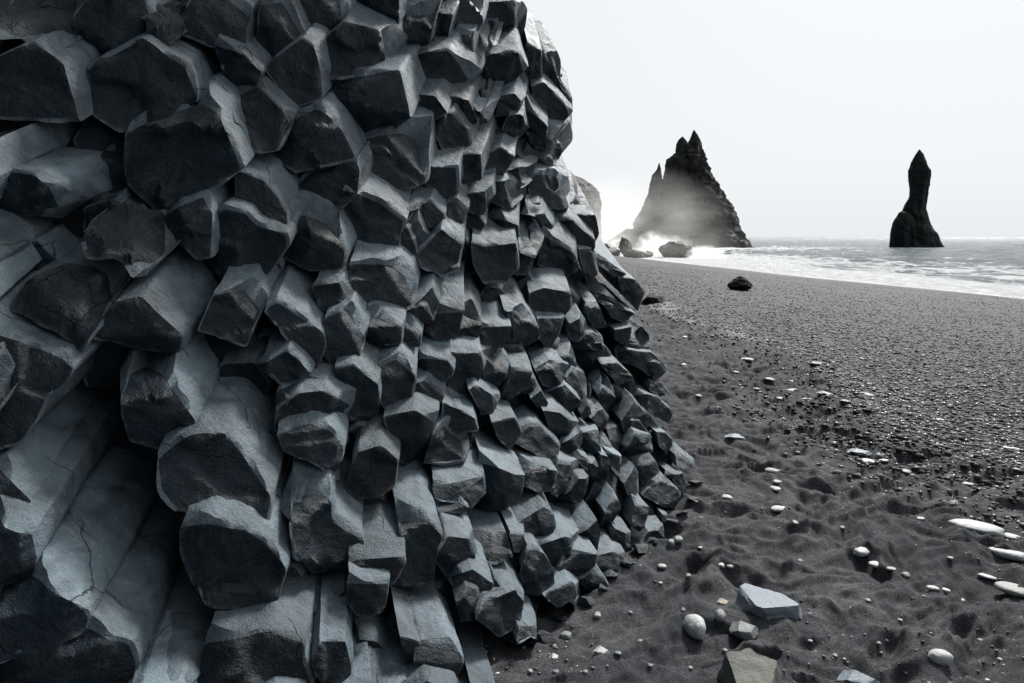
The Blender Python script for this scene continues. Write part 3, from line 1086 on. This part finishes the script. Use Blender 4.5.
for px, py, w, h, m in [(720, 565, 9, 6, M_WHITE), (730, 566, 8, 5, M_PALE), (662, 566, 9, 7, M_WHITE), (921, 518, 8, 4, M_WHITE), (950, 557, 6, 4, M_PALE), (795, 524, 6, 5, M_PALE),
                        (554, 645, 4, 6, M_PALE), (556, 671, 7, 6, M_GREY), (618, 653, 8, 5, M_GREY), (683, 609, 5, 8, M_GREY), (660, 583, 5, 4, M_PALE), (688, 575, 6, 5, M_GREY),
                        (640, 640, 6, 5, M_PALE), (700, 548, 5, 4, M_PALE), (810, 640, 6, 4, M_PALE), (835, 655, 5, 4, M_PALE), (900, 620, 5, 4, M_PALE), (868, 600, 6, 5, M_GREY),
                        (962, 600, 6, 5, M_PALE), (980, 640, 6, 4, M_GREY), (878, 645, 6, 5, M_GREY), (1000, 660, 6, 5, M_PALE), (650, 665, 6, 5, M_GREY), (690, 668, 5, 5, M_PALE),
                        (630, 612, 5, 4, M_GREY), (585, 672, 6, 5, M_GREY), (530, 672, 5, 5, M_PALE), (725, 652, 5, 4, M_PALE), (800, 560, 5, 4, M_GREY), (842, 527, 5, 4, M_PALE)]:
    tag(place_stone('small_pebble', px, py, w, h, m), 'tiny loose pebble scattered on the dark sand', 'pebble', 'tiny pebbles scattered on the sand')
for px, py, w, h, m in [(684, 364, 11, 5, M_PALE), (698, 395, 9, 4, M_PALE), (794, 389, 22, 6, M_PALE), (816, 362, 17, 5, M_GREY), (769, 379, 12, 4, M_PALE), (824, 392, 18, 5, M_PALE),
                        (861, 392, 24, 5, M_WHITE), (940, 419, 12, 4, M_PALE), (966, 431, 15, 4, M_WHITE), (1011, 447, 22, 5, M_WHITE), (685, 336, 8, 4, M_WHITE), (747, 359, 13, 4, M_PALE),
                        (780, 397, 10, 4, M_PALE), (845, 402, 11, 4, M_GREY), (755, 388, 9, 3, M_PALE), (983, 452, 10, 4, M_PALE), (918, 441, 8, 3, M_PALE), (884, 400, 9, 3, M_PALE),
                        (806, 398, 14, 4, M_PALE), (790, 380, 10, 3, M_WHITE), (870, 383, 10, 3, M_GREY), (735, 372, 8, 3, M_PALE), (1000, 462, 9, 3, M_WHITE), (1016, 470, 9, 3, M_PALE)]:
    tag(place_stone('strand_stone', px, py, w, h, m, wedge), 'pale flat stone in the scatter along the edge of the gravel', 'stone', 'pale flat stones along the gravel edge')
tag(place_stone('black_boulder', 740, 286, 25, 13, M_DARKROCK, cone_rock, sink=0.12, aspect=0.55), 'black pointed boulder standing alone on the gravel beach', 'boulder')
tag(place_stone('black_boulder', 652, 299, 24, 15, M_DARKROCK, wedge, sink=0.15, aspect=0.55), 'low black boulder peeping out beside the right end of the cliff', 'boulder')


def scatter(name, pts, size_lo, size_hi, mat, rng, sub=1, flat=0.6):
    v, f = ICO[sub]
    n = len(pts)
    x, y = pts[:, 0], pts[:, 1]
    z = beach_z(x, y)
    s = size_lo * (size_hi / size_lo) ** (rng.random(n) ** 2.2)
    yaw = rng.uniform(0, 2 * math.pi, n)
    sx = s * rng.uniform(.8, 1.3, n); sy = s * rng.uniform(.6, 1.0, n); sz = s * flat * rng.uniform(.6, 1.1, n)
    k = 1 + 0.18 * rng.uniform(-1, 1, (n, len(v)))
    P = v[None] * k[:, :, None] * np.stack([sx, sy, sz], 1)[:, None]
    c, s_ = np.cos(yaw)[:, None], np.sin(yaw)[:, None]
    X = P[:, :, 0] * c - P[:, :, 1] * s_ + x[:, None]
    Y = P[:, :, 0] * s_ + P[:, :, 1] * c + y[:, None]
    Z = P[:, :, 2] + z[:, None] + (sz * 0.25)[:, None]
    V = np.stack([X, Y, Z], 2).reshape(-1, 3)
    FF = (f[None] + (np.arange(n) * len(v))[:, None, None]).reshape(-1, 3)
    o = mesh_obj(name, V, FF, mat, None, None, None)
    return tag(o, kind='stuff')


rg = np.random.default_rng(3)


def polar_pts(n, r0, r1, a0, a1, power):
    r = (r0 ** power + rg.random(n) * (r1 ** power - r0 ** power)) ** (1 / power) if power else r0 * (r1 / r0) ** rg.random(n)
    a = np.radians(rg.uniform(a0, a1, n))
    return np.stack([r * np.sin(a), r * np.cos(a)], 1)


g = polar_pts(130000, 4.2, 60, 2, 48, 0)
e = 3.3 + 0.35 * noise2(g[:, 1] * 0.35, g[:, 1] * 0.0 + 2, 21) + 0.15 * noise2(g[:, 1] * 1.3, g[:, 1] * 0 + 7, 22)
dn = g[:, 0] - e + 0.4 * noise2(g[:, 0] * 2, g[:, 1] * 2, 71)
g = g[(dn > -1.3 * rg.random(len(g)) ** 2.5) & (g[:, 0] < 0.86 * shore(g[:, 1]))]
scatter('gravel', g, 0.008, 0.034, M_GRAVEL, rg)
g = polar_pts(26000, 1.9, 13, -6, 50, 0.8)
e = 3.3 + 0.35 * noise2(g[:, 1] * 0.35, g[:, 1] * 0.0 + 2, 21) + 0.15 * noise2(g[:, 1] * 1.3, g[:, 1] * 0 + 7, 22)
cl = noise2(g[:, 0] * 1.6, g[:, 1] * 1.6, 72)
g = g[(g[:, 0] < e + 0.1) & (cl + 0.8 * rg.random(len(g)) > 0.25)]
scatter('pebbles', g, 0.0018, 0.010, M_GRIT, rg)


# ------------------------------------------------------------------ sea
def build_sea():
    rr = 22 * 1.009 ** np.arange(0, 800)
    rr = rr[rr < 24000]
    an = np.radians(np.concatenate([np.arange(-60, -4, 1.0), np.arange(-4, 46, 0.11), np.arange(46, 100, 1.0)]))
    R, A = np.meshgrid(rr, an, indexing='ij')
    x = (R * np.sin(A)); y = (R * np.cos(A))
    dist = x - shore(np.clip(y, 0, 450))
    dist = np.where(y > 330, np.maximum(dist, 30), dist)
    fx, fy = x.ravel(), y.ravel()
    amp = sstep(0, 40, dist).ravel() * np.clip(1.6 - R.ravel() / 900, 0, 1)
    ph = (dist.ravel() + 5 * fbm2(fx * 0.02, fy * 0.02, 3, 81))
    sw = np.sin(ph / 11.0) ** 3 * (0.5 + 0.5 * noise2(fx * .03, fy * .012, 83))
    z = SEA_Z + amp * (0.45 * sw + 0.34 * fbm2(fx * 0.16, fy * 0.10, 3, 84)) + 0.05 * noise2(fx * .3, fy * .3, 85)
    z = z + 0.18 * np.exp(-((dist.ravel() - 7) / 3) ** 2)
    keep = dist > -5
    nr, nc = R.shape
    idx = np.arange(nr * nc).reshape(nr, nc)
    ok = keep[:-1, :-1] | keep[1:, :-1] | keep[1:, 1:] | keep[:-1, 1:]
    fc = np.stack([idx[:-1, :-1], idx[1:, :-1], idx[1:, 1:], idx[:-1, 1:]], -1)[ok]
    used = np.unique(fc)
    mp = np.full(nr * nc, -1); mp[used] = np.arange(len(used))
    V = np.stack([fx, fy, z], 1)[used]
    o = mesh_obj('sea', V, mp[fc], M_SEA)
    tag(o, kind='structure')
    d = dist.ravel()
    foam = 1.15 * (1 - sstep(4, 18, d)) + 0.34 * (1 - sstep(15, 110, d)) + 0.11
    foam = foam + 0.5 * np.clip(sw - 0.55, 0, 1) * (d < 400)
    # surf round the stacks
    foam = foam + 0.8 * np.exp(-(((fx - 82) / 60) ** 2 + ((fy - 300) / 50) ** 2)) + 0.9 * np.exp(-(((fx - 35) / 25) ** 2 + ((fy - 165) / 40) ** 2))
    add_attr(o, 'foam', foam[used])


build_sea()


# ------------------------------------------------------------------ sea stacks
def loft(rows, x_of, z_of, dist, seed, depth_k=0.7, nseg=110, nrow=150, rough=0.07):
    rows = np.array(rows, float)
    ys = np.linspace(rows[0, 0], rows[-1, 0], nrow)
    xl = np.interp(ys, rows[:, 0], rows[:, 1]); xr = np.interp(ys, rows[:, 0], rows[:, 2])
    V = []
    th = np.arange(nseg) / nseg * 2 * math.pi
    for y, a, b in zip(ys, xl, xr):
        pf = 1 - (z_of(y) - 1.6) * SP / (dist * CP)
        X0, X1 = x_of(a) * pf, x_of(b) * pf
        c, hw = (X0 + X1) / 2, (X1 - X0) / 2
        cs, sn = np.cos(th), np.sin(th)
        V.append(np.stack([c + hw * cs, dist + hw * depth_k * sn + 0 * cs, np.full(nseg, z_of(y))], 1))
    V = np.concatenate(V)
    hwv = np.repeat((xr - xl) / 2, nseg) * (x_of(1) - x_of(0))
    ax = np.repeat([(x_of(a) + x_of(b)) / 2 * (1 - (z_of(y) - 1.6) * SP / (dist * CP)) for y, a, b in zip(ys, xl, xr)], nseg)
    out = V - np.stack([ax, np.full(len(V), dist), V[:, 2]], 1)
    out = out / (np.linalg.norm(out, axis=1)[:, None] + 1e-6)
    q = V * np.array([0.11, 0.11, 0.055])
    rid = 1 - 2.2 * np.abs(noise3(q, seed)) + 0.8 * (1 - 2.2 * np.abs(noise3(q * 2.3 + 5, seed + 1))) + 0.6 * (1 - 2.2 * np.abs(noise3(q * 5.2 + 9, seed + 2))) + 0.4 * noise3(q * 11 + 3, seed + 3)
    ledge = np.tanh(4 * noise3(V * np.array([.05, .05, .42]) + seed, seed + 4))
    amp = np.minimum(hwv * 0.26, 2.4) * rough / 0.07 * 0.75
    edge = np.abs(out[:, 0])
    V = V + out * ((rid - 0.5 + 0.04 * ledge) * amp * (1.2 - 0.55 * edge))[:, None]
    F_ = []
    for r in range(nrow - 1):
        for j in range(nseg):
            a = r * nseg + j; b = r * nseg + (j + 1) % nseg
            F_.append((a, a + nseg, b + nseg, b))
    F_.append(tuple(range(nseg)))
    return V, F_


def stack_object(name, comps, label, cat, mat):
    VV, FF, base = [], [], 0
    for V, f in comps:
        VV.append(V); FF += [tuple(i + base for i in q) for q in f]; base += len(V)
    o = mesh_obj(name, np.concatenate(VV), FF, mat, None, None, 40)
    return tag(o, label, cat)


CP, SP = math.cos(PITCH), math.sin(PITCH)


def zat(py, dist):
    k = (341.5 - py) / F
    return 1.6 + dist * (k * CP - SP) / (CP + k * SP)


D1 = 328.0
s1 = 4.017
x1 = lambda x: ((550 + x / s1) - 512) / F * D1 * CP
z1 = lambda y: zat(110 + y / s1, D1)
M1 = [(80, 577, 580), (100, 568, 592), (120, 560, 602), (135, 550, 607), (155, 532, 612), (195, 484, 637), (250, 464, 650), (300, 452, 668), (325, 444, 682), (365, 425, 707),
      (400, 398, 731), (430, 378, 738), (470, 352, 748), (500, 330, 772), (550, 290, 802), (575, 285, 806)]
M2 = [(110, 525, 531), (122, 513, 540), (140, 506, 550), (175, 502, 562), (220, 482, 600), (300, 470, 600)]
M3 = [(215, 432, 434), (240, 425, 440), (265, 405, 442), (300, 397, 447), (330, 392, 462), (390, 377, 500), (430, 354, 520), (470, 332, 540), (575, 280, 560)]
M4 = [(478, 300, 330), (490, 284, 350), (505, 262, 380), (520, 240, 400), (550, 215, 420), (575, 210, 430)]
stack_object('sea_stack', [loft(M1, x1, z1, D1, 101), loft(M2, x1, z1, D1 - 2, 111), loft(M3, x1, z1, D1 - 3, 121), loft(M4, x1, z1, D1 - 4, 131)],
             'big craggy sea stack with twin summits and a needle, veiled in spray', 'sea stack', M_STACK)
D2 = 335.0
s2 = 3.795
x2 = lambda x: ((780 + x / s2) - 512) / F * D2 * CP
z2 = lambda y: zat(130 + y / s2, D2)
R1 = [(74, 528, 531), (90, 516, 543), (120, 501, 553), (155, 488, 566), (190, 490, 567), (230, 491, 562), (260, 486, 556), (300, 468, 551), (340, 462, 560), (370, 450, 573), (400, 440, 588), (440, 430, 607), (460, 425, 612)]
R2 = [(308, 452, 462), (316, 443, 480), (340, 429, 500), (370, 419, 510), (400, 415, 520), (440, 411, 530), (460, 409, 530)]
stack_object('sea_stack', [loft(R1, x2, z2, D2, 201, rough=0.034), loft(R2, x2, z2, D2 - 2, 211, rough=0.03)], 'slim black finger-like sea stack standing alone in the sea', 'sea stack', M_STACK)

D3 = 620.0
x3 = lambda x: (x - 512) / F * D3 * CP
z3 = lambda y: zat(y, D3)
H1 = [(174, 520, 572), (178, 500, 580), (184, 480, 590), (193, 460, 598), (205, 450, 600), (225, 440, 600), (250, 430, 602)]
V, f = loft(H1, x3, z3, D3, 301, 0.8)
tag(mesh_obj('headland', V, f, M_HEAD, None, None, 40), kind='structure')


def shore_boulder(px, py_base, w, h, label, planes_seed, d):
    r = np.random.default_rng(planes_seed)
    v, f = angular_geo(r, 11, 4, .55, .95)
    v = v * (1 + 0.12 * (1 - 2 * np.abs(noise3(v * 3.1 + planes_seed, 9))) + 0.05 * noise3(v * 8 + planes_seed, 10))[:, None]
    v = v / np.abs(v).max(0)
    W, H = w / F * d, h / F * d
    v = v * np.array([W / 2, W / 2 * .8, H * 0.75])
    o = mesh_obj('shore_boulder', v, f, M_BOULD, None, None, 30)
    c = at(px, py_base, d)
    o.location = (c[0], c[1], c[2] + H * 0.25)
    return tag(o, label, 'boulder')


shore_boulder(604, 250, 16, 8, 'low dark rock in the surf, half hidden by the cliff end', 4, 172)
shore_boulder(648, 257, 13, 7, 'smallest boulder, tucked between the rounded and the domed boulders', 6, 163)
shore_boulder(626, 252, 15, 15, 'upright brown boulder in the surf, left of the splash', 14, 168)
shore_boulder(612, 255, 24, 8, 'low flat rock at the water edge next to the cliff', 2, 168)
shore_boulder(638, 258, 30, 9, 'low rounded boulder on the shore between two white splashes', 3, 160)
shore_boulder(675, 259, 36, 18, 'largest domed boulder in the surf below the big sea stack', 8, 158)


# ------------------------------------------------------------------ spray
def spray_mat(name, dens, noise_scale, aniso, seed, thr=0.42):
    m = bpy.data.materials.new(name)
    m.use_nodes = True
    t = m.node_tree
    t.nodes.clear()
    out = t.nodes.new('ShaderNodeOutputMaterial')
    vol = t.nodes.new('ShaderNodeVolumePrincipled')
    vol.inputs['Color'].default_value = (0.98, 0.96, 0.93, 1)
    vol.inputs['Anisotropy'].default_value = aniso
    co = t.nodes.new('ShaderNodeTexCoord')
    gr = t.nodes.new('ShaderNodeTexGradient'); gr.gradient_type = 'SPHERICAL'
    t.links.new(co.outputs['Object'], gr.inputs['Vector'])
    ns = t.nodes.new('ShaderNodeTexNoise'); ns.inputs['Scale'].default_value = noise_scale
    ns.inputs['Detail'].default_value = 8
    ns.inputs['Roughness'].default_value = 0.65
    mp = t.nodes.new('ShaderNodeMapping'); mp.inputs['Location'].default_value = (seed, seed * .7, 0)
    t.links.new(co.outputs['Object'], mp.inputs['Vector']); t.links.new(mp.outputs['Vector'], ns.inputs['Vector'])
    rp = t.nodes.new('ShaderNodeMapRange'); rp.inputs['From Min'].default_value = thr - .12; rp.inputs['From Max'].default_value = thr + .25
    t.links.new(ns.outputs['Fac'], rp.inputs['Value'])
    pw = t.nodes.new('ShaderNodeMath'); pw.operation = 'POWER'; pw.inputs[1].default_value = 1.3
    t.links.new(gr.outputs['Fac'], pw.inputs[0])
    m1 = t.nodes.new('ShaderNodeMath'); m1.operation = 'MULTIPLY'
    t.links.new(pw.outputs[0], m1.inputs[0]); t.links.new(rp.outputs['Result'], m1.inputs[1])
    m2 = t.nodes.new('ShaderNodeMath'); m2.operation = 'MULTIPLY'; m2.inputs[1].default_value = dens
    t.links.new(m1.outputs[0], m2.inputs[0])
    t.links.new(m2.outputs[0], vol.inputs['Density'])
    t.links.new(vol.outputs['Volume'], out.inputs['Volume'])
    return m


def spray(name, px, py, d, w, h, depth, dens, seed, scale=2.0, thr=0.42):
    v, f = ICO[3]
    o = mesh_obj(name, v * 1.0, f, spray_mat(name + '_air', dens, scale, 0.55, seed, thr))
    c = at(px, py, d)
    o.location = c
    o.scale = (w / F * d / 2, depth / 2, h / F * d / 2)
    return tag(o, kind='stuff')


spray('sea_mist', 640, 240, 290, 215, 150, 60, 0.06, 1.0, 2.6, 0.46)
spray('sea_mist', 590, 228, 400, 150, 120, 160, 0.007, 4.0, 1.2, 0.35)
spray('sea_spray', 652, 248, 172, 38, 40, 8, 2.6, 2.0, 3.4, 0.56)
spray('sea_spray', 706, 256, 150, 46, 24, 8, 3.0, 3.0, 3.4, 0.54)
spray('sea_spray', 615, 243, 185, 40, 22, 8, 0.8, 5.0, 3.2, 0.54)
spray('sea_spray', 655, 250, 150, 150, 30, 10, 0.05, 7.0, 1.6, 0.36)
spray('sea_spray', 665, 243, 178, 60, 20, 8, 1.0, 6.0, 3.4, 0.55)

# ------------------------------------------------------------------ light
SUN_AZ, SUN_EL = math.radians(31), math.radians(42)      # azimuth to the right of the view direction
S = Vector((math.sin(SUN_AZ) * math.cos(SUN_EL), math.cos(SUN_AZ) * math.cos(SUN_EL), math.sin(SUN_EL)))
w = bpy.data.worlds.new('World'); SC.world = w
w.use_nodes = True
nt = w.node_tree
bg = nt.nodes['Background']
sky = nt.nodes.new('ShaderNodeTexSky'); sky.sky_type = 'NISHITA'; sky.sun_disc = False
sky.sun_elevation = SUN_EL; sky.sun_rotation = SUN_AZ
sky.air_density = 1.0; sky.dust_density = 5.0; sky.ozone_density = 1.0
hs = nt.nodes.new('ShaderNodeHueSaturation'); hs.inputs['Saturation'].default_value = 0.45
nt.links.new(sky.outputs['Color'], hs.inputs['Color'])
# a thin bright veil of sea haze over the sky, brightest towards the open sea
tc = nt.nodes.new('ShaderNodeTexCoord')
dp = nt.nodes.new('ShaderNodeVectorMath'); dp.operation = 'DOT_PRODUCT'
dp.inputs[1].default_value = (0.70, 0.66, 0.26)
nt.links.new(tc.outputs['Generated'], dp.inputs[0])
mr = nt.nodes.new('ShaderNodeMapRange'); mr.interpolation_type = 'SMOOTHSTEP'
mr.inputs['From Min'].default_value = -0.5; mr.inputs['From Max'].default_value = 0.62
mr.inputs['To Min'].default_value = 0.0; mr.inputs['To Max'].default_value = 1.0
nt.links.new(dp.outputs['Value'], mr.inputs['Value'])
mxs = nt.nodes.new('ShaderNodeMix'); mxs.data_type = 'RGBA'
mxs.inputs[0].default_value = 0.94
nt.links.new(hs.outputs['Color'], mxs.inputs[6])
vc = nt.nodes.new('ShaderNodeMix'); vc.data_type = 'RGBA'
vc.inputs[6].default_value = (0.20, 0.38, 0.58, 1); vc.inputs[7].default_value = (6.9, 7.15, 7.35, 1)
nt.links.new(mr.outputs['Result'], vc.inputs[0])
nt.links.new(vc.outputs[2], mxs.inputs[7])
# the broad glow of the hazy sun round the sun's place
dg = nt.nodes.new('ShaderNodeVectorMath'); dg.operation = 'DOT_PRODUCT'
dg.inputs[1].default_value = tuple(S)
nt.links.new(tc.outputs['Generated'], dg.inputs[0])
mg = nt.nodes.new('ShaderNodeMapRange'); mg.interpolation_type = 'SMOOTHERSTEP'
mg.inputs['From Min'].default_value = 0.905; mg.inputs['From Max'].default_value = 1.0
mg.inputs['To Min'].default_value = 0.0; mg.inputs['To Max'].default_value = 30.0
nt.links.new(dg.outputs['Value'], mg.inputs['Value'])
ad = nt.nodes.new('ShaderNodeMix'); ad.data_type = 'RGBA'; ad.blend_type = 'ADD'; ad.inputs[0].default_value = 1.0
nt.links.new(mxs.outputs[2], ad.inputs[6]); nt.links.new(mg.outputs['Result'], ad.inputs[7])
nt.links.new(ad.outputs[2], bg.inputs['Color'])
bg.inputs['Strength'].default_value = 0.10
ld = bpy.data.lights.new('sun', 'SUN'); ld.energy = 4.2; ld.angle = math.radians(9); ld.color = (1.0, 0.98, 0.95)
lo = bpy.data.objects.new('sun', ld); COL.objects.link(lo)
lo.rotation_euler = S.to_track_quat('Z', 'Y').to_euler()
lo.location = (20, 40, 60)

# ------------------------------------------------------------------ camera
cd = bpy.data.cameras.new('camera')
cd.sensor_width = 36.0
cd.lens = F / 1024 * 36.0
cd.clip_start = 0.05; cd.clip_end = 60000
cam = bpy.data.objects.new('camera', cd); COL.objects.link(cam)
cam.location = EYE.tolist()
cam.rotation_euler = (math.pi / 2 - PITCH, 0, 0)
SC.camera = cam
SC.view_settings.view_transform = 'Standard'
SC.view_settings.look = 'None'
SC.view_settings.exposure = 0.32
SC.view_settings.gamma = 1.0
SC.cycles.volume_bounces = 6
SC.cycles.max_bounces = 12
SC.cycles.volume_step_rate = 2.0
SC.cycles.volume_max_steps = 256
SC.cycles.use_denoising = True
